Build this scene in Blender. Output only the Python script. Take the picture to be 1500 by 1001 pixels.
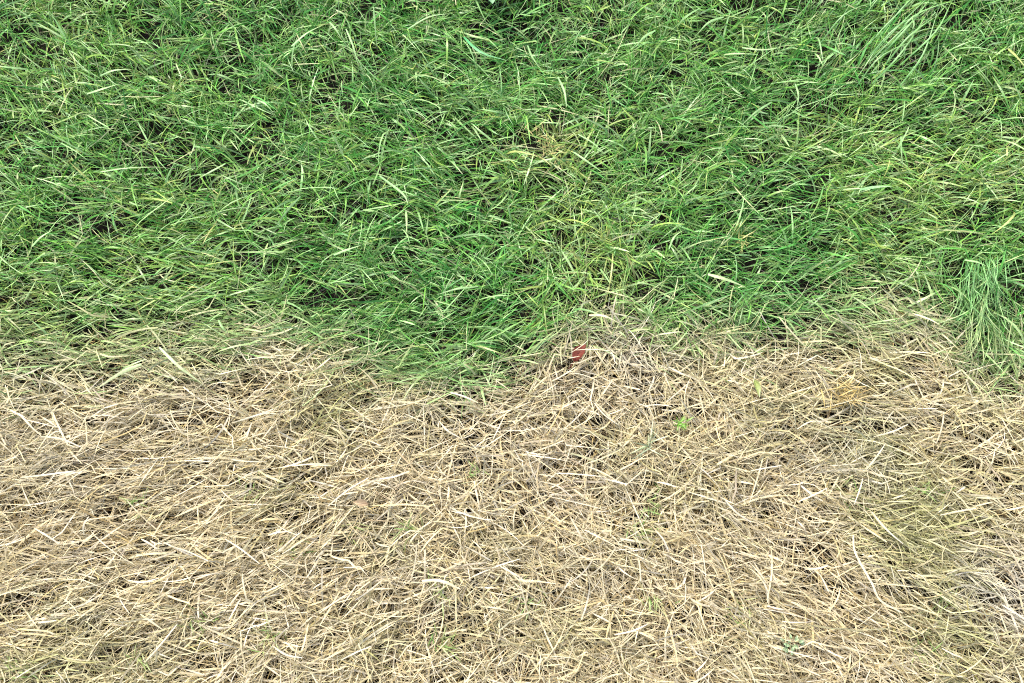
import bpy, math
import numpy as np
from mathutils import Vector, Matrix

for o in list(bpy.data.objects):
    bpy.data.objects.remove(o)
sc = bpy.context.scene
col = sc.collection
R = math.radians
rng = np.random.default_rng(41)

# ------------------------------------------------------------------ camera
TILT = R(13)                      # from straight down, looking a little ahead
DIST = 1.36
CANOPY = 0.035                    # typical height of the lying grass surface
HFOV = R(58)
cam_d = bpy.data.cameras.new('camera')
cam = bpy.data.objects.new('camera', cam_d)
col.objects.link(cam)
cam.location = (0, -DIST * math.sin(TILT), CANOPY + DIST * math.cos(TILT))
cam.rotation_euler = (TILT, 0, 0)
cam_d.sensor_width = 36
cam_d.angle = HFOV
cam_d.clip_start = 0.02
cam_d.clip_end = 500
sc.camera = cam

# ------------------------------------------------------------------ sky and sun (bright overcast)
SUN_EL, SUN_AZ = R(52), R(-35)
w = bpy.data.worlds.new('World')
sc.world = w
w.use_nodes = True
nt = w.node_tree
nt.nodes.clear()
sky = nt.nodes.new('ShaderNodeTexSky')
sky.sky_type = 'NISHITA'
sky.sun_disc = False
sky.sun_elevation = SUN_EL
sky.sun_rotation = SUN_AZ
sky.air_density = 0.8
sky.dust_density = 4.0
sky.ozone_density = 0.6
bg = nt.nodes.new('ShaderNodeBackground')
bg.inputs[1].default_value = 0.13
wo = nt.nodes.new('ShaderNodeOutputWorld')
nt.links.new(sky.outputs[0], bg.inputs[0])
nt.links.new(bg.outputs[0], wo.inputs[0])
sd = bpy.data.lights.new('sun', 'SUN')
sd.energy = 1.5
sd.angle = R(12)
sd.color = (1.0, 0.975, 0.935)
sun = bpy.data.objects.new('sun', sd)
col.objects.link(sun)
# the Nishita sun stands at azimuth sun_rotation, measured from +Y towards +X
to_sun = Vector((math.sin(SUN_AZ) * math.cos(SUN_EL), math.cos(SUN_AZ) * math.cos(SUN_EL), math.sin(SUN_EL)))
sun.rotation_euler = to_sun.to_track_quat('Z', 'Y').to_euler()
sun.location = to_sun * 8

sc.view_settings.view_transform = 'Standard'
sc.view_settings.look = 'None'
sc.view_settings.exposure = 1.35
sc.view_settings.gamma = 1
sc.view_settings.use_curve_mapping = False
sc.render.engine = 'CYCLES'
sc.cycles.use_denoising = False
sc.cycles.max_bounces = 6
sc.cycles.diffuse_bounces = 4
sc.cycles.glossy_bounces = 2
sc.cycles.transmission_bounces = 3
sc.cycles.pixel_filter_type = 'BLACKMAN_HARRIS'
sc.cycles.filter_width = 1.1

# ------------------------------------------------------------------ helpers
rot = np.array(Matrix.Rotation(TILT, 3, 'X'))
cam_p = np.array(cam.location)
FPX = 750 / math.tan(HFOV / 2)


def at(px, py, z=CANOPY):
    """Ground-plan point (at height z) of a place measured on the 1500 x 1001 photograph."""
    px, py = np.asarray(px, float), np.asarray(py, float)
    d = np.stack([(px - 750) / FPX, -(py - 500.5) / FPX, -np.ones_like(px)], -1) @ rot.T
    t = (z - cam_p[2]) / d[..., 2]
    return cam_p + d * t[..., None]


def lin(r, g, b):
    c = np.array([r, g, b]) / 255.0
    return np.where(c <= 0.04045, c / 12.92, ((c + 0.055) / 1.055) ** 2.4)


_h = rng.random((256, 256))


def noise(x, y, scale, seed=0):
    """smooth value noise, 0..1"""
    x = x * scale + seed * 17.31
    y = y * scale + seed * 9.77
    xi, yi = np.floor(x).astype(int), np.floor(y).astype(int)
    fx, fy = x - xi, y - yi
    fx, fy = fx * fx * (3 - 2 * fx), fy * fy * (3 - 2 * fy)
    g = lambda i, j: _h[(xi + i) % 256, (yi + j) % 256]
    return (g(0, 0) * (1 - fx) + g(1, 0) * fx) * (1 - fy) + (g(0, 1) * (1 - fx) + g(1, 1) * fx) * fy


def fbm(x, y, scale, seed=0):
    return 0.55 * noise(x, y, scale, seed) + 0.3 * noise(x, y, scale * 2.1, seed + 3) + 0.15 * noise(x, y, scale * 4.3, seed + 7)


def sstep(a, b, x):
    t = np.clip((x - a) / (b - a), 0, 1)
    return t * t * (3 - 2 * t)


# ------------------------------------------------------------------ the plan of the lawn
BORDER = [(-700, 530), (-300, 515), (0, 515), (100, 520), (200, 508), (300, 500), (400, 492), (500, 505), (560, 540), (650, 552),
          (720, 540), (780, 508), (830, 482), (870, 462), (915, 466), (960, 490), (1050, 502), (1150, 496), (1225, 482),
          (1290, 452), (1350, 440), (1400, 468), (1432, 540), (1475, 552), (1520, 520), (1800, 500), (2200, 520)]
_b = at([p[0] for p in BORDER], [p[1] for p in BORDER])
_bw = [45, 45, 45, 45, 40, 30, 30, 30, 28, 30, 28, 22, 22, 26, 34, 34, 32, 28, 34, 44, 48, 50, 40, 40, 40, 45, 45]


def side(x, y):
    """>0 on the green side, in units of the width of the change"""
    yb = np.interp(x, _b[:, 0], _b[:, 1])
    wd = np.interp(x, _b[:, 0], np.array(_bw) * 0.00115)
    wob = (fbm(x, y, 14, 2) - 0.5) * 0.075
    return (y - yb + wob) / wd


# how the blades lie: px, py, angle (deg, counter-clockwise from image right), reach px, strength
FLOW = [(60, 100, -38, 110, 1.2), (200, 60, -30, 90, .8), (330, 130, -20, 100, .4), (150, 280, -15, 120, .8), (420, 60, 35, 70, .6),
        (520, 80, -70, 50, .6), (620, 40, 22, 70, .7), (700, 85, -28, 60, .8), (560, 180, -25, 110, .9), (600, 300, -14, 120, .9),
        (830, 210, 5, 70, .5), (930, 120, 28, 90, .8), (1010, 150, 20, 60, .4), (1110, 60, 12, 80, .7), (1060, 110, -35, 70, .5),
        (1340, 50, 44, 80, 1.6), (1260, 120, 40, 70, 1.1), (1440, 60, -40, 60, .5), (1390, 180, -8, 80, .7), (1440, 300, -5, 110, 1.0),
        (1150, 260, -12, 90, .8), (1270, 260, 20, 60, .6), (1130, 400, 18, 120, .8), (1030, 330, 30, 80, .5), (1240, 420, -28, 80, .8),
        (300, 400, 10, 140, .6), (80, 440, 5, 140, 1.0), (120, 540, -12, 120, 1.2), (260, 535, -32, 50, 1.2), (350, 480, 8, 110, .7),
        (620, 470, 22, 110, .8), (640, 560, -20, 80, .7), (500, 540, 8, 100, .8), (780, 480, 25, 60, .8),
        (810, 560, 32, 60, 1.1), (930, 560, -42, 60, 1.1), (870, 620, -62, 50, .8), (980, 470, -48, 60, .9), (740, 620, 30, 70, .8),
        (1110, 560, -8, 90, 1.0), (1230, 540, -12, 80, .8), (1340, 560, -22, 90, 1.3), (1310, 460, -12, 70, 1.0), (1440, 480, -86, 45, 2.5),
        (1400, 640, -15, 110, 1.1), (1200, 640, 14, 90, .8), (120, 620, 10, 150, 1.2), (100, 760, 12, 150, 1.3), (280, 700, 24, 120, .9),
        (360, 800, 4, 120, .9), (180, 830, 12, 130, 1.1), (60, 940, 22, 120, 1.0), (300, 950, 28, 110, .9), (540, 720, 32, 100, 1.0),
        (540, 880, 45, 90, 1.2), (680, 720, -32, 110, .7), (780, 800, -30, 110, .8), (640, 950, 20, 110, .8), (880, 900, 10, 110, .7),
        (900, 720, 5, 90, .6), (960, 830, -35, 90, .7), (1080, 820, -48, 110, 1.2), (1060, 950, -52, 90, 1.1), (1200, 720, 22, 80, .7),
        (1160, 880, -20, 100, .7), (1290, 850, -52, 70, .9), (1250, 960, -25, 100, 1.0), (1400, 730, 14, 90, 1.1), (1430, 850, -28, 110, 1.6),
        (1400, 960, -30, 110, 1.3), (1490, 900, -22, 90, 1.4)]
_f = at([f[0] for f in FLOW], [f[1] for f in FLOW])


def flow(x, y):
    c = 0.10 + 0.55 * (fbm(x, y, 7, 11) - 0.35)
    s = 1.1 * (fbm(x, y, 7, 13) - 0.5)
    for f, p in zip(FLOW, _f):
        r = f[3] * 1.05e-3
        g = np.exp(-((x - p[0]) ** 2 + (y - p[1]) ** 2) / (2 * r * r)) * f[4] * 0.9
        c = c + g * math.cos(2 * R(f[2]))
        s = s + g * math.sin(2 * R(f[2]))
    return 0.5 * np.arctan2(s, c), np.hypot(c, s)


# yellowing and thin places inside the green, deep lush places, greenish places in the straw
YELLOW = [(800, 205, 40, 1.5), (835, 275, 60, .9), (870, 340, 55, .6), (905, 410, 55, 1.1), (1250, 240, 70, .6), (1360, 270, 70, .9), (1480, 170, 70, .7),
          (90, 80, 90, .6), (30, 240, 50, .4), (265, 125, 40, .5), (460, 150, 50, .4), (200, 240, 60, .4), (480, 260, 60, .35), (20, 420, 80, .5), (215, 430, 40, .4),
          (60, 480, 130, .6), (300, 480, 100, .5), (980, 300, 50, .35), (1250, 385, 50, .5), (1330, 420, 60, .5), (340, 330, 60, .3), (640, 60, 40, .3), (1090, 345, 30, .5),
          (1500, 260, 60, .5), (1500, 545, 60, .8), (760, 120, 50, .3), (1000, 60, 60, .3), (680, 530, 60, .5)]
LUSH = [(620, 480, 70, 1.0), (720, 90, 70, 1.1), (400, 40, 60, .6), (320, 440, 70, .7), (1100, 440, 80, 1.0), (1200, 420, 70, 1.1), (1470, 420, 60, 1.3), (1440, 470, 35, 1.6), (1150, 300, 60, .9),
        (1190, 330, 50, .8), (700, 340, 70, .6), (500, 330, 60, .5), (1400, 120, 60, .8), (1080, 100, 60, .5), (170, 170, 60, .4), (1340, 370, 60, .8), (60, 320, 60, .5), (760, 60, 60, .6),
        (640, 440, 60, .7), (430, 480, 50, .5), (900, 250, 50, .3), (440, 200, 50, .5), (1230, 30, 60, .5), (980, 390, 50, .3)]
OLIVE = [(500, 580, 40, .9), (470, 600, 35, .7), (1250, 590, 50, .8), (360, 710, 30, .7), (430, 735, 40, .5), (560, 780, 45, .6), (1000, 640, 40, .8), (1370, 720, 60, .8), (1390, 880, 60, 1.0),
         (1360, 800, 50, .8), (960, 760, 30, .5), (380, 930, 50, .6), (100, 950, 60, .7), (200, 960, 60, .7), (650, 960, 50, .5), (1130, 600, 50, .5), (1330, 590, 50, .6), (1480, 980, 60, .8),
         (900, 980, 60, .4), (780, 900, 40, .4), (1450, 700, 60, .7), (1150, 960, 40, .5), (700, 880, 50, .3), (20, 1000, 50, .8), (1270, 690, 40, .3), (200, 740, 30, .5)]
GREYISH = [(1490, 865, 40, 1.2), (840, 680, 50, .2), (40, 640, 60, .3), (1220, 700, 40, .3), (1290, 650, 40, .3), (930, 510, 30, .8)]


def spots(lst, x, y):
    v = np.zeros_like(x)
    p = at([s[0] for s in lst], [s[1] for s in lst])
    for s, q in zip(lst, p):
        r = s[2] * 1.05e-3
        v += s[3] * np.exp(-((x - q[0]) ** 2 + (y - q[1]) ** 2) / (2 * r * r))
    return v


# ------------------------------------------------------------------ materials
def blade_material(name, translucency, rough, spec, transtint=(1, 1, 1)):
    m = bpy.data.materials.new(name)
    m.use_nodes = True
    n, l = m.node_tree.nodes, m.node_tree.links
    n.clear()
    att = n.new('ShaderNodeAttribute'); att.attribute_name = 'tint'
    geo = n.new('ShaderNodeNewGeometry')
    ns = n.new('ShaderNodeTexNoise'); ns.inputs['Scale'].default_value = 160; ns.inputs['Detail'].default_value = 3
    l.new(geo.outputs['Position'], ns.inputs['Vector'])
    mr = n.new('ShaderNodeMapRange')
    mr.inputs[1].default_value = .3; mr.inputs[2].default_value = .7
    mr.inputs[3].default_value = .78; mr.inputs[4].default_value = 1.2
    l.new(ns.outputs[0], mr.inputs[0])
    mx = n.new('ShaderNodeVectorMath'); mx.operation = 'SCALE'
    l.new(att.outputs['Color'], mx.inputs[0]); l.new(mr.outputs[0], mx.inputs['Scale'])
    p = n.new('ShaderNodeBsdfPrincipled')
    p.inputs['Roughness'].default_value = rough
    p.inputs['Specular IOR Level'].default_value = spec
    l.new(mx.outputs[0], p.inputs['Base Color'])
    tc = n.new('ShaderNodeVectorMath'); tc.operation = 'MULTIPLY'
    tc.inputs[1].default_value = transtint
    l.new(mx.outputs[0], tc.inputs[0])
    tr = n.new('ShaderNodeBsdfTranslucent'); l.new(tc.outputs[0], tr.inputs[0])
    ms = n.new('ShaderNodeMixShader'); ms.inputs[0].default_value = translucency
    l.new(p.outputs[0], ms.inputs[1]); l.new(tr.outputs[0], ms.inputs[2])
    out = n.new('ShaderNodeOutputMaterial'); l.new(ms.outputs[0], out.inputs[0])
    return m


M_GREEN = blade_material('living_grass', .12, .42, .5, (1.0, 1.15, .45))
M_DRY = blade_material('dead_grass', .16, .5, .4, (1, .97, .8))
M_LITTER = blade_material('rotting_litter', .05, .8, .2)

m = bpy.data.materials.new('dark_soil'); m.use_nodes = True
n, l = m.node_tree.nodes, m.node_tree.links
pb = n['Principled BSDF']; pb.inputs['Roughness'].default_value = .95; pb.inputs['Specular IOR Level'].default_value = .15
tcn = n.new('ShaderNodeTexCoord')
ns = n.new('ShaderNodeTexNoise'); ns.inputs['Scale'].default_value = 60; ns.inputs['Detail'].default_value = 8
l.new(tcn.outputs['Object'], ns.inputs['Vector'])
rp = n.new('ShaderNodeValToRGB')
rp.color_ramp.elements[0].position = .3; rp.color_ramp.elements[0].color = (.004, .0036, .003, 1)
rp.color_ramp.elements[1].position = .75; rp.color_ramp.elements[1].color = (.016, .013, .009, 1)
l.new(ns.outputs[0], rp.inputs[0]); l.new(rp.outputs[0], pb.inputs['Base Color'])
bp_ = n.new('ShaderNodeBump'); bp_.inputs['Strength'].default_value = .6; bp_.inputs['Distance'].default_value = .01
l.new(ns.outputs[0], bp_.inputs['Height']); l.new(bp_.outputs[0], pb.inputs['Normal'])
M_SOIL = m


# ------------------------------------------------------------------ ground: lumpy soil near by, running out to the horizon
def ground_z(x, y):
    near = np.clip(1 - (np.hypot(x, y) - 2.0) / 1.0, 0, 1)
    return ((fbm(x, y, 9, 21) - .5) * .022 + (fbm(x, y, 40, 22) - .5) * .010) * near - 0.006


ax = np.concatenate([[-200, -60, -20, -8, -4], np.linspace(-2.4, 2.4, 241), [4, 8, 20, 60, 200]])
gx, gy = np.meshgrid(ax, ax, indexing='ij')
gz = ground_z(gx, gy)
N = len(ax)
idx = np.arange(N * N).reshape(N, N)
quads = np.stack([idx[:-1, :-1], idx[1:, :-1], idx[1:, 1:], idx[:-1, 1:]], -1).reshape(-1, 4)


def mesh_np(name, verts, quads, tint=None, mat=None, smooth=True):
    me = bpy.data.meshes.new(name)
    nv, nq = len(verts), len(quads)
    me.vertices.add(nv)
    me.vertices.foreach_set('co', np.ascontiguousarray(verts, np.float32).ravel())
    me.loops.add(nq * 4)
    me.loops.foreach_set('vertex_index', np.ascontiguousarray(quads, np.int32).ravel())
    me.polygons.add(nq)
    me.polygons.foreach_set('loop_start', np.arange(0, nq * 4, 4, dtype=np.int32))
    me.polygons.foreach_set('loop_total', np.full(nq, 4, np.int32))
    me.polygons.foreach_set('use_smooth', np.full(nq, smooth, bool))
    if tint is not None:
        a = me.attributes.new('tint', 'FLOAT_COLOR', 'POINT')
        c = np.ones((nv, 4), np.float32)
        c[:, :3] = tint
        a.data.foreach_set('color', c.ravel())
    me.update(calc_edges=True)
    if mat:
        me.materials.append(mat)
    return me


def link(name, me, parent=None, loc=None):
    o = bpy.data.objects.new(name, me)
    col.objects.link(o)
    o.parent = parent
    if loc is not None:
        o.location = loc
    return o


def tag(o, label=None, cat=None, group=None, kind=None):
    if label: o['label'] = label
    if cat: o['category'] = cat
    if group: o['group'] = group
    if kind: o['kind'] = kind
    return o


g = link('ground', mesh_np('ground', np.stack([gx, gy, gz], -1).reshape(-1, 3), quads, mat=M_SOIL))
tag(g, 'dark brown lumpy soil under the grass', 'soil', kind='structure')


# ------------------------------------------------------------------ blades of grass, many at once
def blades(x, y, z0, az, length, width, e0, e1, colA, colB, curl, roll, twist, taper, S=5, bendp=1.0, kink=None, blunt=.1, ceil=None, ymove=None):
    """Ribbons with real width, arch, twist and taper. One row per blade."""
    nb = len(x)
    t = np.linspace(0, 1, S + 1)[None, :]
    tm = (t[:, :-1] + t[:, 1:]) / 2
    e = e0[:, None] + (e1 - e0)[:, None] * tm ** np.broadcast_to(bendp, (nb,))[:, None]
    a = az[:, None] + curl[:, None] * (tm - .3)
    if kink is not None:
        kt, ka, ke = kink
        k = (tm > kt[:, None])
        a = a + ka[:, None] * k
        e = e + ke[:, None] * k
    ds = length[:, None] / S
    d = np.stack([np.cos(e) * np.cos(a), np.cos(e) * np.sin(a), np.sin(e)], -1) * ds[..., None]
    P = np.zeros((nb, S + 1, 3))
    P[:, 1:] = np.cumsum(d, 1)
    P[..., 0] += x[:, None]; P[..., 1] += y[:, None]; P[..., 2] += z0[:, None]
    if ceil is not None:                       # what would stand above the lying mat is pressed down onto it
        c = ceil[:, None]
        over = P[..., 2] - c
        P[..., 2] = np.where(over > 0, c + .014 * np.tanh(over / .02), P[..., 2])
    gzv = ground_z(P[..., 0], P[..., 1])
    P[..., 2] = np.maximum(P[..., 2], gzv + .002)
    T = np.gradient(P, axis=1)
    T /= np.linalg.norm(T, axis=-1, keepdims=True) + 1e-9
    up = np.array([0, 0, 1.0])
    B = np.cross(T, up)
    B /= np.linalg.norm(B, axis=-1, keepdims=True) + 1e-9
    Nn = np.cross(B, T)
    ph = roll[:, None] + twist[:, None] * t
    W = B * np.cos(ph)[..., None] + Nn * np.sin(ph)[..., None]
    tp = np.broadcast_to(taper, (nb,))[:, None]
    prof = (1 - t ** tp) * (1 - np.broadcast_to(blunt, (nb,))[:, None]) + np.broadcast_to(blunt, (nb,))[:, None]
    prof = prof * (.6 + .4 * np.clip(t * 4, 0, 1))
    hw = (width[:, None] * .5 * prof)[..., None]
    V = np.stack([P - W * hw, P + W * hw], 2).reshape(nb, (S + 1) * 2, 3)
    b = (np.arange(nb) * (S + 1) * 2)[:, None, None]
    s = np.arange(S)
    q = np.stack([2 * s, 2 * s + 1, 2 * s + 3, 2 * s + 2], -1)[None] + b
    mixc = (t ** 1.3)[..., None]
    C = colA[:, None, :] * (1 - mixc) + colB[:, None, :] * mixc
    C = np.repeat(C, 2, axis=1)
    return V.reshape(-1, 3), q.reshape(-1, 4), C.reshape(-1, 3)


def merge(parts):
    vs, qs, cs, off = [], [], [], 0
    for v, q, c in parts:
        vs.append(v); qs.append(q + off); cs.append(c); off += len(v)
    return np.concatenate(vs), np.concatenate(qs), np.concatenate(cs)


INNER = (-.92, .92, -.66, .68)
OUTER = (-1.9, 1.9, -1.5, 1.6)


def scatter(n_clump, per, radius, box, hole=0.0):
    """tussocks: bases gathered round a centre, returns base x, y and the index of the tussock"""
    cx = rng.uniform(box[0], box[1], n_clump)
    cy = rng.uniform(box[2], box[3], n_clump)
    k = np.repeat(np.arange(n_clump), rng.poisson(per, n_clump))
    x = cx[k] + rng.normal(0, radius, len(k))
    y = cy[k] + rng.normal(0, radius, len(k))
    if hole:
        dn = fbm(x, y, 72, 31)
        keep = rng.random(len(x)) < 1 - hole * sstep(.57, .44, dn)
        x, y, k = x[keep], y[keep], k[keep]
    return x, y, k, cx, cy


def ring(n):
    x = rng.uniform(OUTER[0], OUTER[1], n); y = rng.uniform(OUTER[2], OUTER[3], n)
    out = (x < INNER[0]) | (x > INNER[1]) | (y < INNER[2]) | (y > INNER[3])
    return x[out], y[out]


def pick(cols, wts, n):
    cols = np.array(cols)
    wts = np.array(wts, float)
    return cols[rng.choice(len(cols), n, p=wts / wts.sum())]


# living greens (base colours)
G_DEEP = (.026, .185, .020); G_BLUE = (.055, .270, .036); G_MID = (.098, .320, .042); G_FRESH = (.180, .385, .060)
G_YEL = (.305, .410, .085); G_MINT = (.285, .520, .185); G_PALE = (.365, .535, .220)
# dead straws
D_STRAW = (.600, .515, .295); D_PALE = (.670, .595, .390); D_WHITE = (.715, .660, .515); D_GOLD = (.510, .400, .175)
D_GREY = (.470, .430, .320); D_BROWN = (.240, .170, .080); D_OLIVE = (.350, .340, .130); D_PINK = (.450, .360, .240)


def green_layer(x, y, k, nk, S, lens, wid, top=1.0, fine=0.0):
    n = len(x)
    th, coh = flow(x, y)
    ck = rng.normal(0, 1, (nk, 4))                     # every tussock has its own lean, hue and vigour
    spread = 1.6 / (1 + .75 * coh)
    az = th + np.where(rng.random(nk) < .5, 0, np.pi)[k] * (rng.random(n) < .75) + np.where(rng.random(n) < .3, np.pi, 0)
    az = az + ck[k, 0] * .38 * spread + rng.normal(0, 1, n) * spread * .8
    yl, lu = spots(YELLOW, x, y), spots(LUSH, x, y)
    hue = .27 + .42 * yl - .20 * lu + .22 * ck[k, 1] + rng.normal(0, .22, n) + (fbm(x, y, 12, 5) - .5) * .45
    pal = np.array([G_DEEP, G_BLUE, G_MID, G_FRESH, G_YEL, D_OLIVE])
    pos = np.array([-.35, 0, .28, .6, .95, 1.3])
    c = np.stack([np.interp(hue, pos, pal[:, i]) for i in range(3)], -1)
    mint = (rng.random(n) < (.27 + .18 * (ck[k, 2] > .5)) * top)[:, None]
    mc = np.array(G_MINT) * (1 - np.clip(hue, 0, 1)[:, None]) + np.array(G_PALE) * np.clip(hue, 0, 1)[:, None]
    c = np.where(mint, mc * rng.uniform(.75, 1.1, (n, 1)), c)
    sdist = side(x, y)
    fade = (sstep(2.3, -.9, sdist + rng.normal(0, .5, n)))[:, None] * .75      # towards the border it pales and yellows
    c = c * (1 - fade) + np.array((.38, .48, .21)) * fade
    c = c * rng.uniform(.75, 1.25, (n, 1))
    tipdry = (rng.random(n) < .22)[:, None]
    cB = np.where(tipdry, c * .5 + np.array((.42, .38, .16)) * .5, c * rng.uniform(.95, 1.35, (n, 1)))
    cA = c * .8 + np.array((.20, .26, .10)) * .2
    mound = .75 + .6 * fbm(x, y, 10, 41)
    L = rng.gamma(9, lens / 9, n) * (.85 + .3 * mound)
    W = wid * np.minimum(np.exp(rng.normal(0, .38, n)), 1.75) * (1 - .55 * (rng.random(n) < .35 + fine))
    z0 = ground_z(x, y) + rng.beta(1.2, 2.2, n) * .035 * top
    e0 = np.abs(rng.normal(R(46), R(20), n))
    e1 = rng.normal(R(0), R(24), n)
    return blades(x, y, z0, az, L, W, e0, e1, cA, cB, rng.normal(0, .32, n), rng.normal(0, .65, n), rng.normal(0, 1.0, n),
                  rng.uniform(1.6, 4, n), S, bendp=rng.uniform(.5, 1.1, n), blunt=rng.uniform(.05, .3, n),
                  ceil=(.026 + .031 * mound) * rng.uniform(.6, 1.3, n))


def dry_layer(x, y, k, nk, S, lens, wid, top=1.0):
    n = len(x)
    th, coh = flow(x, y)
    ck = rng.normal(0, 1, (nk, 4))
    spread = 1.75 / (1 + .7 * coh)
    az = th + np.where(rng.random(nk) < .5, 0, np.pi)[k] + np.where(rng.random(n) < .3, np.pi, 0)
    az = az + ck[k, 0] * .36 * spread + rng.normal(0, 1, n) * spread * .85
    ol, gr = spots(OLIVE, x, y), spots(GREYISH, x, y)
    c = pick([D_STRAW, D_PALE, D_WHITE, D_GOLD, D_GREY, D_BROWN, D_PINK], [.37, .28, .10, .11, .04, .08, .02], n)
    ckc = pick([D_STRAW, D_PALE, D_WHITE, D_GOLD, D_GREY, D_PINK], [.42, .29, .12, .1, .04, .03], nk)
    c = c * .58 + ckc[k] * .42
    om = np.clip(ol * .5 + (fbm(x, y, 15, 51) - .58) * 1.2 + rng.normal(0, .22, n), 0, 1)[:, None] * .8
    c = c * (1 - om) + (np.array(D_OLIVE) * .8 + np.array(G_FRESH) * .2) * om
    gm = np.clip(gr + rng.normal(0, .2, n), 0, 1)[:, None] * .8
    c = c * (1 - gm) + np.array((.60, .56, .46)) * gm
    sdist = side(x, y)
    gf = (sstep(-2.0, .8, sdist + rng.normal(0, .4, n)))[:, None] * .65
    c = c * (1 - gf) + np.array((.38, .45, .20)) * gf
    c = c * rng.uniform(.8, 1.2, (n, 1))
    cB = c * rng.uniform(.85, 1.2, (n, 1))
    mound = .75 + .6 * fbm(x, y, 10, 41)
    L = rng.gamma(7, lens / 7, n) * (.85 + .3 * mound)
    W = wid * np.minimum(np.exp(rng.normal(0, .38, n)), 1.6) * (1 - .45 * (rng.random(n) < .35))
    z0 = ground_z(x, y) + rng.beta(1.3, 2.0, n) * .036 * top
    e0 = np.abs(rng.normal(R(26), R(17), n))
    e1 = rng.normal(R(-6), R(16), n)
    kink = (rng.uniform(.25, .8, n), np.where(rng.random(n) < .42, rng.normal(0, .8, n), 0), np.where(rng.random(n) < .3, rng.normal(0, .4, n), 0))
    return blades(x, y, z0, az, L, W, e0, e1, c, cB, rng.normal(0, .35, n), rng.normal(0, .6, n), rng.normal(0, 1.3, n),
                  rng.uniform(2.5, 7, n), S, bendp=rng.uniform(.5, 1.1, n), kink=kink, blunt=rng.uniform(.2, .65, n),
                  ceil=(.018 + .027 * mound) * rng.uniform(.6, 1.3, n))


def litter_layer(n, box):
    x = rng.uniform(box[0], box[1], n); y = rng.uniform(box[2], box[3], n)
    dryside = side(x, y) < rng.normal(0, .8, n)
    keep = dryside | (rng.random(n) < .3)
    x, y, dryside = x[keep], y[keep], dryside[keep]
    n = len(x)
    cd = pick([D_BROWN, D_GREY, D_GOLD, D_PINK, D_STRAW], [.38, .14, .22, .10, .16], n)
    cg = pick([(.07, .06, .04), (.15, .12, .11), (.05, .06, .025), (.04, .10, .025)], [.3, .12, .28, .3], n)
    c = np.where(dryside[:, None], cd, cg) * rng.uniform(.7, 1.2, (n, 1))
    z0 = ground_z(x, y) + rng.beta(1, 2.5, n) * .018 + .002
    return blades(x, y, z0, rng.uniform(0, 2 * np.pi, n), rng.gamma(6, .045 / 6, n), .0011 * np.exp(rng.normal(0, .35, n)),
                  rng.normal(R(6), R(10), n), rng.normal(0, R(12), n), c, c, rng.normal(0, .9, n), rng.normal(0, .8, n), rng.normal(0, 1.5, n),
                  rng.uniform(2, 6, n), 4, blunt=.4, ceil=np.full(n, .022))


def split_side(x, y, k, want_green, soft=.75, shift=0.0):
    s = side(x, y) + rng.normal(0, soft, len(x)) + shift
    keep = s > 0 if want_green else s <= 0
    return x[keep], y[keep], k[keep]


GREEN_PARTS, DRY_PARTS = [], []
x, y, k, cx, cy = scatter(15500, 11, .008, INNER, hole=.99)            # living tussocks
x, y, k = split_side(x, y, k, True)
GREEN_PARTS.append(green_layer(x, y, k, 15500, 5, .0375, .0020))
x, y, k, cx, cy = scatter(14000, 2.5, .014, INNER, hole=.97)               # finer blades between them
x, y, k = split_side(x, y, k, True)
GREEN_PARTS.append(green_layer(x, y, k, 14000, 4, .031, .0015, fine=.0))
x, y, k, cx, cy = scatter(14500, 12.5, .010, INNER, hole=.92)            # dead sheaves
x, y, k = split_side(x, y, k, False)
DRY_PARTS.append(dry_layer(x, y, k, 14500, 5, .041, .00175))
x, y, k, cx, cy = scatter(15000, 3.5, .016, INNER, hole=.85)
x, y, k = split_side(x, y, k, False)
DRY_PARTS.append(dry_layer(x, y, k, 15000, 4, .035, .00135))
x, y, k, cx, cy = scatter(1200, 2, .02, INNER)                        # dead blades caught among the green
x, y, k = split_side(x, y, k, True)
DRY_PARTS.append(dry_layer(x, y, k, 1200, 5, .045, .0013))
xo, yo = ring(52000)                                                  # the lawn goes on beyond the picture
ko = rng.integers(0, 3000, len(xo))
xg, yg, kg = split_side(xo, yo, ko, True)
GREEN_PARTS.append(green_layer(xg, yg, kg, 3000, 4, .085, .0036))
xg, yg, kg = split_side(xo, yo, ko, False)
DRY_PARTS.append(dry_layer(xg, yg, kg, 3000, 4, .085, .0034))

v, q, c = merge(GREEN_PARTS)
tag(link('green_grass', mesh_np('green_grass', v, q, c, M_GREEN)), 'lush tangled green grass of the living part of the lawn', 'grass', kind='stuff')
print('green tris', len(q) * 2)
v, q, c = merge(DRY_PARTS)
tag(link('dry_grass', mesh_np('dry_grass', v, q, c, M_DRY)), 'matted straw coloured dead grass of the dried part of the lawn', 'dry grass', kind='stuff')
print('dry tris', len(q) * 2)
v, q, c = merge([litter_layer(24000, INNER), litter_layer(20000, OUTER)])
tag(link('grass_litter', mesh_np('grass_litter', v, q, c, M_LITTER)), 'brown rotting grass litter on the soil between the blades', 'litter', kind='stuff')
print('litter tris', len(q) * 2)


# ------------------------------------------------------------------ things one can pick out
def px_len(d):
    return d * .00100


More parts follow.
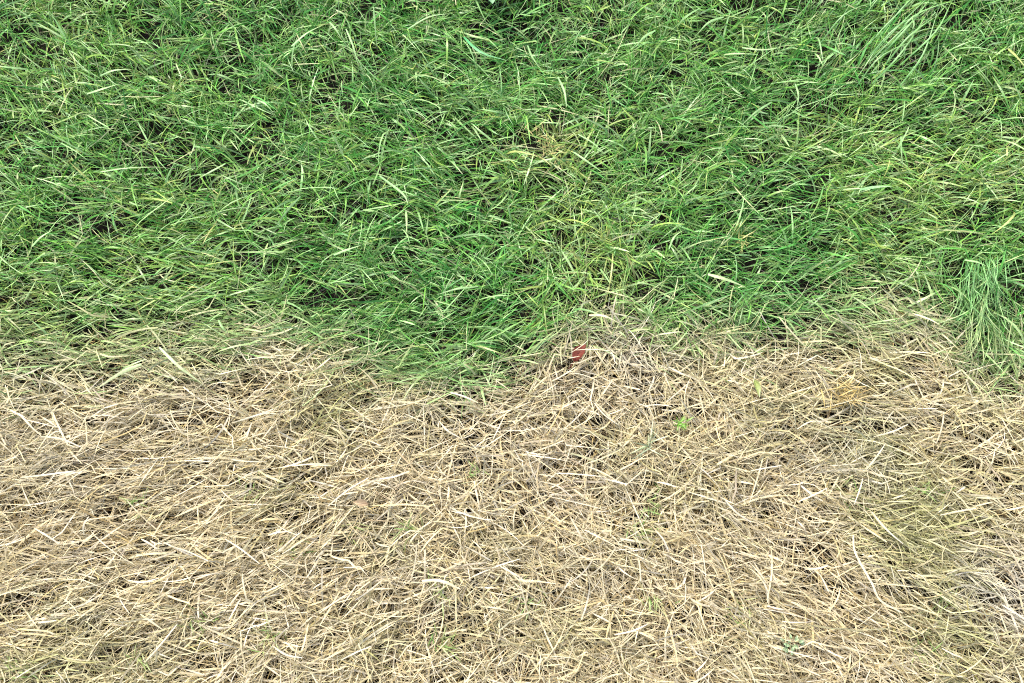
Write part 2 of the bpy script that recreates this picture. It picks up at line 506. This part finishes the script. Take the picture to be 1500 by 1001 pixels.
def path_pts(pts, z):
    """control points given as photograph places at a height -> smooth 3-D path"""
    zz = z if hasattr(z, '__len__') else [z] * len(pts)
    P = np.array([at(p[0], p[1], h) for p, h in zip(pts, zz)])
    if len(P) == 2:
        mid = (P[0] + P[1]) / 2
        d = P[1] - P[0]
        side_ = np.array([-d[1], d[0], 0]) * rng.normal(0, .05)
        mid = mid + side_ + np.array([0, 0, .004])
        P = np.array([P[0], mid, P[1]])
    n = len(P)
    Q = np.vstack([2 * P[0] - P[1], P, 2 * P[-1] - P[-2]])
    out = []
    for i in range(n - 1):
        p0, p1, p2, p3 = Q[i:i + 4]
        for t in np.linspace(0, 1, 5)[:-1]:
            out.append(.5 * ((2 * p1) + (-p0 + p2) * t + (2 * p0 - 5 * p1 + 4 * p2 - p3) * t * t + (-p0 + 3 * p1 - 3 * p2 + p3) * t ** 3))
    out.append(P[-1])
    return np.array(out)


def leaf_strip(P, width, cA, cB, fold=.25, roll=0., twist=.4, taper=2.5, blunt=.1, foot=.6):
    """one folded blade along a path: three vertices across, the middle one sunk to a keel"""
    n = len(P)
    t = np.linspace(0, 1, n)
    T = np.gradient(P, axis=0); T /= np.linalg.norm(T, axis=1, keepdims=True) + 1e-9
    B = np.cross(T, [0, 0, 1.0]); B /= np.linalg.norm(B, axis=1, keepdims=True) + 1e-9
    Nn = np.cross(B, T)
    ph = roll + twist * t
    W = B * np.cos(ph)[:, None] + Nn * np.sin(ph)[:, None]
    K = np.cross(W, T)
    hw = (width * .5 * ((1 - t ** taper) * (1 - blunt) + blunt) * (foot + (1 - foot) * np.clip(t * 3, 0, 1)))[:, None]
    V = np.stack([P - W * hw, P + K * hw * fold, P + W * hw], 1).reshape(-1, 3)
    s = np.arange(n - 1) * 3
    q = np.concatenate([np.stack([s + j, s + j + 1, s + j + 4, s + j + 3], -1) for j in (0, 1)])
    C = cA[None] * (1 - t[:, None]) + cB[None] * t[:, None]
    C = np.stack([C, C * 1.12, C], 1).reshape(-1, 3)
    return V, q, C


def blade_thing(name, pts, z, width, cA, cB, label, cat, group=None, mat=None, parent=None, **kw):
    P = path_pts(pts, z)
    o0 = P[0].copy()
    v, q, c = leaf_strip(P - o0, width, np.array(cA), np.array(cB), **kw)
    o = link(name, mesh_np(name, v, q, c, mat or M_GREEN), parent, o0)
    if label:
        tag(o, label, cat, group, 'thing')
    return o


MINT = [((147, 111), (192, 102)), ((195, 57), (232, 80)), ((427, 68), (473, 37)), ((127, 138), (175, 123)), ((147, 252), (230, 245)), ((483, 33), (500, 57)),
        ((377, 147), (400, 165)), ((507, 43), (525, 97)), ((597, 43), (628, 25), (660, 20)), ((547, 10), (552, 70)), ((773, 67), (793, 103)), ((840, 223), (883, 253)),
        ((847, 197), (887, 227)), ((817, 113), (827, 135), (830, 157)), ((1087, 70), (1143, 70)), ((1320, 200), (1323, 247)), ((1165, 123), (1167, 160)),
        ((47, 361), (77, 337)), ((320, 469), (333, 489)), ((307, 471), (333, 457)), ((1353, 347), (1390, 371)), ((1413, 381), (1447, 391)), ((440, 288), (402, 336)),
        ((556, 258), (590, 284), (598, 300)), ((489, 374), (528, 360)), ((700, 420), (640, 432)), ((1060, 25), (1020, 52)), ((960, 45), (930, 70)), ((1130, 150), (1085, 185)),
        ((330, 240), (290, 262)), ((250, 330), (300, 318)), ((90, 210), (130, 236)), ((980, 365), (1000, 338)), ((720, 205), (690, 180)), ((1180, 215), (1216, 232))]
for i, p in enumerate(MINT):
    f = rng.uniform(.72, .98)
    blade_thing('grass_leaf', p, rng.uniform(.056, .066), rng.uniform(.0028, .0040), np.array(G_MINT) * f, np.array(G_PALE) * f,
                'single broad pale mint blade lying on top of the green grass', 'grass blade', 'broad pale blades on the green grass', roll=rng.normal(0, .3))
STRAWS = [((722, 644), (740, 607)), ((643, 617), (673, 641)), ((1167, 629), (1207, 617)), ((50, 774), (87, 797)), ((187, 850), (233, 847)), ((207, 790), (230, 804)), ((400, 947), (443, 964)),
          ((393, 784), (420, 779)), ((123, 784), (130, 757)), ((213, 970), (260, 914)), ((500, 967), (543, 947)), ((733, 830), (770, 852)), ((960, 777), (980, 809)),
          ((1277, 750), (1323, 797)), ((1377, 755), (1430, 745)), ((1473, 747), (1500, 742)), ((1380, 950), (1410, 964)), ((1180, 834), (1213, 829)), ((30, 700), (110, 690)),
          ((480, 742), (540, 700)), ((240, 795), (282, 815)), ((250, 800), (305, 822)), ((330, 790), (380, 826)), ((150, 870), (100, 893)), ((560, 850), (520, 880)),
          ((870, 590), (905, 622)), ((1010, 560), (975, 590)), ((1280, 640), (1330, 622)), ((600, 690), (555, 702)), ((790, 705), (838, 728)), ((1100, 690), (1145, 682)),
          ((1170, 735), (1212, 715)), ((900, 930), (948, 915)), ((680, 800), (720, 822)), ((60, 640), (118, 655)), ((340, 620), (400, 600)), ((700, 590), (660, 575)), ((1060, 730), (1100, 765))]
for i, p in enumerate(STRAWS):
    f = rng.uniform(.82, .98)
    blade_thing('loose_straw', p, rng.uniform(.046, .056), rng.uniform(.0019, .0028), np.array(D_PALE) * f, np.array(D_WHITE) * f,
                'bleached whitish straw blade lying loose on top of the dry grass', 'straw', 'bleached straws on the dry grass', mat=M_DRY, roll=rng.normal(0, .3), taper=4, blunt=.45)

# blades that look like no other
blade_thing('grass_leaf', ((680, 55), (695, 70), (712, 80), (743, 89)), (.05, .066, .07, .06), .0050, (.04, .30, .09), (.2,.44,.18),
            'bent blue-green grass blade over a dark gap below the broad-leaved weed', 'grass blade')
blade_thing('grass_leaf', ((1037, 402), (1062, 409), (1093, 421)), (.07, .074, .062), .0056, (.34,.46,.19), (.40, .51, .25),
            'widest whitish green blade alone on the deep green grass', 'grass blade')
blade_thing('grass_leaf', ((233, 509), (262, 537), (296, 562)), (.062, .066, .055), .0048, (.36,.47,.2), (.46, .52, .28),
            'broad fading green blade slanting from green grass into the straw', 'grass blade')
blade_thing('grass_leaf', ((207, 534), (178, 546), (143, 569)), (.06, .064, .055), .0058, (.34, .44, .2), (.52, .54, .3),
            'fading blade crossing the border beside the broad slanting one', 'grass blade')
blade_thing('grass_leaf', ((1477, 72), (1490, 84), (1504, 101)), .066, .0048, (.36, .43, .11), (.43, .46, .17),
            'single thick yellow blade lying across the green grass', 'grass blade')
blade_thing('grass_leaf', ((1260, 278), (1284, 274), (1307, 273)), .068, .0052, (.20, .42, .16), (.30, .48, .22),
            'pale blue-green blade lying flat in the deep green grass', 'grass blade')
blade_thing('grass_leaf', ((863, 462), (885, 463), (908, 474)), (.05, .064, .06), .0038, (.55,.48,.29), (.52, .5, .3),
            'arched straw blade reaching over the border above the red leaf', 'straw', mat=M_DRY)
blade_thing('loose_straw', ((1250, 784), (1253, 810), (1277, 854), (1290, 880), (1322, 898)), (.055, .06, .062, .06, .052), .0034, D_PALE, D_PALE,
            'long crooked whitish stalk bent twice on the dry grass', 'straw', mat=M_DRY, taper=6, blunt=.5, fold=.5)
blade_thing('loose_straw', ((618, 851), (645, 851), (674, 863)), (.05, .058, .05), .0042, (.62, .52, .33), D_PALE,
            'arched straw blade bridging a small green tuft in the dry grass', 'straw', mat=M_DRY, taper=5, blunt=.4)
for i in range(13):                                                    # the sheaf of long blades combed one way, top right
    ox, oy = rng.normal(0, 38), rng.normal(0, 24)
    tip = (1362 + ox + rng.normal(0, 16), 14 + oy + rng.normal(0, 16))
    blade_thing('grass_leaf', ((1278 + ox, 98 + oy), (1322 + ox + rng.normal(0, 4), 50 + oy), tip), (.03, rng.uniform(.050, .062), rng.uniform(.045, .060)), rng.uniform(.0020, .0032),
                np.array((.13, .33, .09)) * rng.uniform(.7, 1.2), np.array((.24, .46, .14)) * rng.uniform(.6, 1.0), 'long green blade in a sheaf all combed the same way', 'grass blade', 'long combed blades in one sheaf')


# ---- leaves with a surface
def leaf_mesh(name, length, width, cA, cB, fold=.25, arch=.15, tip=1.0, mat=None, nu=9, wave=0., full=.42):
    """ovate leaf from its foot at the origin along +X, folded along the midrib and arched"""
    u = np.linspace(0, 1, nu)
    hw = np.where(u < full, np.sin(np.clip(u / full, 0, 1) * np.pi / 2) ** .8, np.cos(np.clip((u - full) / (1 - full), 0, 1) * np.pi / 2) ** tip) * width * .5 + .0002
    rows = []
    for j in (-1, -.5, 0, .5, 1):
        z = np.abs(j) * hw * fold + arch * length * np.sin(u * np.pi) * .5 - arch * length * u ** 2 * .5 + wave * length * np.sin(u * 9 + j * 2) * np.abs(j)
        rows.append(np.stack([u * length, j * hw, z], -1))
    V = np.stack(rows, 1).reshape(-1, 3)
    s = np.arange(nu - 1) * 5
    q = np.concatenate([np.stack([s + j, s + 5 + j, s + 6 + j, s + j + 1], -1) for j in range(4)])
    C = np.array(cA)[None] * (1 - u[:, None]) + np.array(cB)[None] * u[:, None]
    return mesh_np(name, V, q, np.repeat(C, 5, 0), mat or M_GREEN)


def rib_mesh(name, length, r, arch, colr, mat=None):
    u = np.linspace(0, 1, 7)
    P = np.stack([u * length, 0 * u, arch * length * np.sin(u * np.pi) * .5 - arch * length * u ** 2 * .5 + .0002], -1)
    return tube_mesh(name, P, r * (1 - .7 * u), colr, mat)


def tube_mesh(name, P, r, colr, mat=None, k=5):
    n = len(P)
    T = np.gradient(P, axis=0); T /= np.linalg.norm(T, axis=1, keepdims=True) + 1e-9
    ref = np.where(np.abs(T[:, 2:3]) > .9, np.array([[1., 0, 0]]), np.array([[0, 0, 1.]]))
    B = np.cross(T, ref); B /= np.linalg.norm(B, axis=1, keepdims=True) + 1e-9
    Nn = np.cross(B, T)
    a = np.arange(k) * 2 * np.pi / k
    r = np.broadcast_to(r, (n,))
    V = (P[:, None] + (B[:, None] * np.cos(a)[None, :, None] + Nn[:, None] * np.sin(a)[None, :, None]) * r[:, None, None]).reshape(-1, 3)
    i, j = np.meshgrid(np.arange(n - 1), np.arange(k), indexing='ij')
    q = np.stack([i * k + j, i * k + (j + 1) % k, (i + 1) * k + (j + 1) % k, (i + 1) * k + j], -1).reshape(-1, 4)
    return mesh_np(name, V, q, np.tile(np.array(colr), (len(V), 1)), mat or M_GREEN)


def empty(name, loc, rz=0, rx=0, ry=0):
    o = bpy.data.objects.new(name, None)
    col.objects.link(o)
    o.empty_display_size = .02
    o.location = loc
    o.rotation_euler = (rx, ry, rz)
    return o


M_RED = blade_material('red_leaf', .12, .6, .15)

# the fallen red leaf
p = at(841, 530, .048)
e = empty('fallen_leaf', p, R(58), R(-14), R(-6))
tag(e, 'small dull red fallen leaf lying on the straw by the green border', 'leaf')
lf = link('leaf_blade', leaf_mesh('leaf_blade', .031, .017, (.130, .028, .018), (.165, .048, .032), fold=.45, arch=.2, mat=M_RED, nu=13, wave=.06, tip=1.0), e)
link('midrib', rib_mesh('midrib', .030, .0005, .2, (.09, .014, .012), M_RED), e)
link('leaf_stalk', tube_mesh('leaf_stalk', np.array([[0, 0, 0], [-.006, .001, -.002], [-.012, .003, -.006]]), .0005, (.2, .04, .03), M_RED), e)
for pts in (((842, 513), (866, 512), (894, 514)), ((833, 525), (849, 522)), ((868, 522), (850, 531), (836, 533)), ((862, 498), (853, 506), (838, 516))):
    blade_thing('loose_straw', pts, .058, .0012, D_PALE, D_PALE, 'thin pale straw lying across the red fallen leaf', 'straw', 'thin straws over the red leaf', mat=M_DRY, taper=6, blunt=.6)

# the broad-leaved weed, of which the photograph shows one leaf tip
p = at(714, -45, .084); p[2] = .012
e = empty('broadleaf_weed', p)
tag(e, 'smooth pale green broad pointed leaf of a weed rising from the grass', 'weed')
link('stem', tube_mesh('stem', np.array([[0, 0, -.02], [.001, 0, .02], [.002, 0, .073]]), np.array([.0018, .0016, .0013]), (.16, .30, .12)), e)
for ang, ln, wd, zz in ((-84, .062, .032, .072), (20, .050, .027, .046), (118, .055, .029, .044), (200, .048, .026, .048)):
    lo = link('leaf', leaf_mesh('leaf', ln, wd, (.17, .36, .15), (.21, .40, .20), fold=.16, arch=.10, nu=13, tip=.85), e, (0.002, 0, zz))
    lo.rotation_euler = (0, R(-4), R(ang))
    link('midrib', rib_mesh('midrib', ln * .96, .0006, .10, (.30, .46, .25)), lo)

# curled brown leaf scrap, single lance leaf, seedling
p = at(540, 739, .050)
e = empty('dead_leaf', p, R(172), R(8), 0)
tag(e, 'small curled tan brown dead leaf half sunk in the straw', 'leaf')
link('leaf_blade', leaf_mesh('leaf_blade', .022, .010, (.34, .25, .15), (.42, .32, .19), fold=.75, arch=.12, mat=M_DRY, nu=11), e)
link('midrib', rib_mesh('midrib', .021, .0005, .12, (.18, .10, .05), M_DRY), e)

p = at(1105, 557, .030)
e = empty('lance_leaf', p, R(-88), 0, R(-38))
tag(e, 'single short olive green pointed leaf standing alone in the straw', 'leaf')
link('leaf_blade', leaf_mesh('leaf_blade', .034, .0085, (.21, .27, .08), (.27, .32, .10), fold=.5, arch=.2, nu=11), e)
link('midrib', rib_mesh('midrib', .033, .0004, .2, (.32, .38, .14)), e)

p = at(1157, 948, .03); p[2] = .022
e = empty('weed_seedling', p)
tag(e, 'tiny pale mint green seedling with rounded leaves in the dry grass', 'weed')
link('stem', tube_mesh('stem', np.array([[0, 0, -.03], [0, .001, 0], [.001, .002, .016]]), .0008, (.22, .34, .18)), e)
for i in range(18):
    a = i * 2.4 + rng.normal(0, .3)
    rr = rng.uniform(.001, .012)
    lo = link('leaf', leaf_mesh('leaf', rng.uniform(.005, .009), rng.uniform(.0028, .0046), np.array((.25, .36, .17)) * rng.uniform(.7, 1.1), np.array((.31, .41, .22)) * rng.uniform(.8, 1.2), fold=.3, arch=.25, nu=7, tip=.6),
              e, (rr * math.cos(a) + .001, rr * math.sin(a) + .003, rng.uniform(.004, .022)))
    lo.rotation_euler = (rng.normal(0, .3), rng.normal(-.15, .25), a)

# ---- tufts
def tuft(px, py, n, reach, width, palette, label, group=None, up=.6, spread=6.3, az0=0., z=.020, name='grass_tuft', foot=.003):
    p = at(px, py, .045); p[2] = z
    e = empty(name, p)
    tag(e, label, 'grass tuft', group)
    for i in range(n):
        a = az0 + rng.uniform(-.5, .5) * spread
        L = reach * rng.uniform(.6, 1.2)
        el = rng.uniform(.3, .9) * up * 1.7
        r0 = rng.normal(0, foot, 2)
        t = np.linspace(0, 1, 6)
        ee = el * (1 - t) - .15 * t
        d = np.stack([np.cos(ee) * np.cos(a), np.cos(ee) * np.sin(a), np.sin(ee)], -1) * L / 5
        P = np.vstack([[0, 0, 0], np.cumsum(d[:-1], 0)]) + np.array([r0[0], r0[1], -.012])
        P[:, 2] += .020
        c = np.array(palette[rng.integers(len(palette))]) * rng.uniform(.8, 1.2)
        v, q, cc = leaf_strip(P, width * rng.uniform(.7, 1.3), c * .9, c * 1.1, roll=rng.normal(0, .5), twist=rng.normal(0, .6))
        link('blade', mesh_np('blade', v, q, cc, M_GREEN), e)
    return e


GREENS = [(.17, .29, .07), (.24, .34, .10), (.31, .38, .14), (.38, .42, .18)]
for (px, py, n, rch) in ((962, 742, 8, .030), (945, 783, 10, .032), (650, 864, 12, .030), (352, 712, 8, .026), (382, 930, 9, .036), (643, 952, 9, .036),
                         (966, 892, 7, .028), (1088, 898, 8, .034), (1392, 880, 10, .036), (1365, 952, 9, .036), (596, 775, 9, .034), (512, 772, 7, .028),
                         (425, 806, 6, .024), (770, 884, 8, .032), (1372, 715, 8, .032), (196, 745, 6, .024), (286, 915, 8, .030), (690, 690, 5, .024), (1258, 724, 7, .028),
                         (12, 985, 9, .034), (190, 975, 8, .030)):
    tuft(px, py, n + 7, rch * .8, .0018, GREENS, 'small tuft of living green grass growing up through the straw', 'green tufts in the straw', foot=.009, z=.010)
tuft(998, 618, 20, .014, .0024, [(.15, .32, .04), (.21, .36, .07)], 'compact bright green sprout, brightest and densest in the straw', up=.9)
tuft(953, 652, 13, .034, .0020, [(.40, .46, .28), (.50, .52, .36), (.33, .42, .2)], 'pale whitish green star shaped tuft in the straw near the bright sprout')
tuft(1243, 575, 60, .030, .0018, [(.46, .34, .12), (.50, .39, .16), (.38, .29, .10)], 'golden orange dead tuft fanning out in the straw', az0=R(-90), spread=5.2, foot=.013)
tuft(800, 208, 50, .024, .0018, [(.42, .35, .14), (.37, .35, .13), (.34, .37, .12), (.30, .36, .11)], 'brownish yellow withered tuft in the middle of the green grass', foot=.016)
tuft(1090, 345, 18, .026, .0019, [(.34, .38, .10), (.42, .42, .14)], 'yellow green fanning tuft among the deep green grass', foot=.008)

# the fine hairy tuft hanging over the border
e = empty('fine_grass_tuft', at(1440, 425, .03))
tag(e, 'dense tuft of hair-fine mint green grass hanging over the border', 'grass tuft')
o0 = np.array(e.location)
for i in range(180):
    x0, y0 = 1440 + rng.normal(0, 18), rng.uniform(370, 490)
    ln = rng.uniform(25, 70)
    dx = (x0 - 1440) * rng.uniform(-.3, .8) + rng.normal(2, 20)
    za = rng.uniform(.015, .040)
    P = path_pts(((x0, y0), (x0 + dx * .3 + rng.normal(0, 3), y0 + ln * .5), (x0 + dx, y0 + ln)), (za, za + rng.uniform(.012, .03), za + rng.uniform(-.01, .024)))
    f = np.clip((y0 + ln - 440) / 110 + rng.normal(0, .2), 0, 1)
    c0 = np.array((.15, .38, .12)) * (1 - f) + np.array((.30, .40, .14)) * f
    c1 = np.array((.26, .49, .17)) * (1 - f) + np.array((.48, .50, .25)) * f
    k_ = rng.uniform(.65, 1.15)
    v, q, cc = leaf_strip(P - o0, rng.uniform(.0010, .0018), c0 * k_, c1 * k_, roll=rng.normal(0, .5))
    link('blade', mesh_np('blade', v, q, cc, M_GREEN), e)
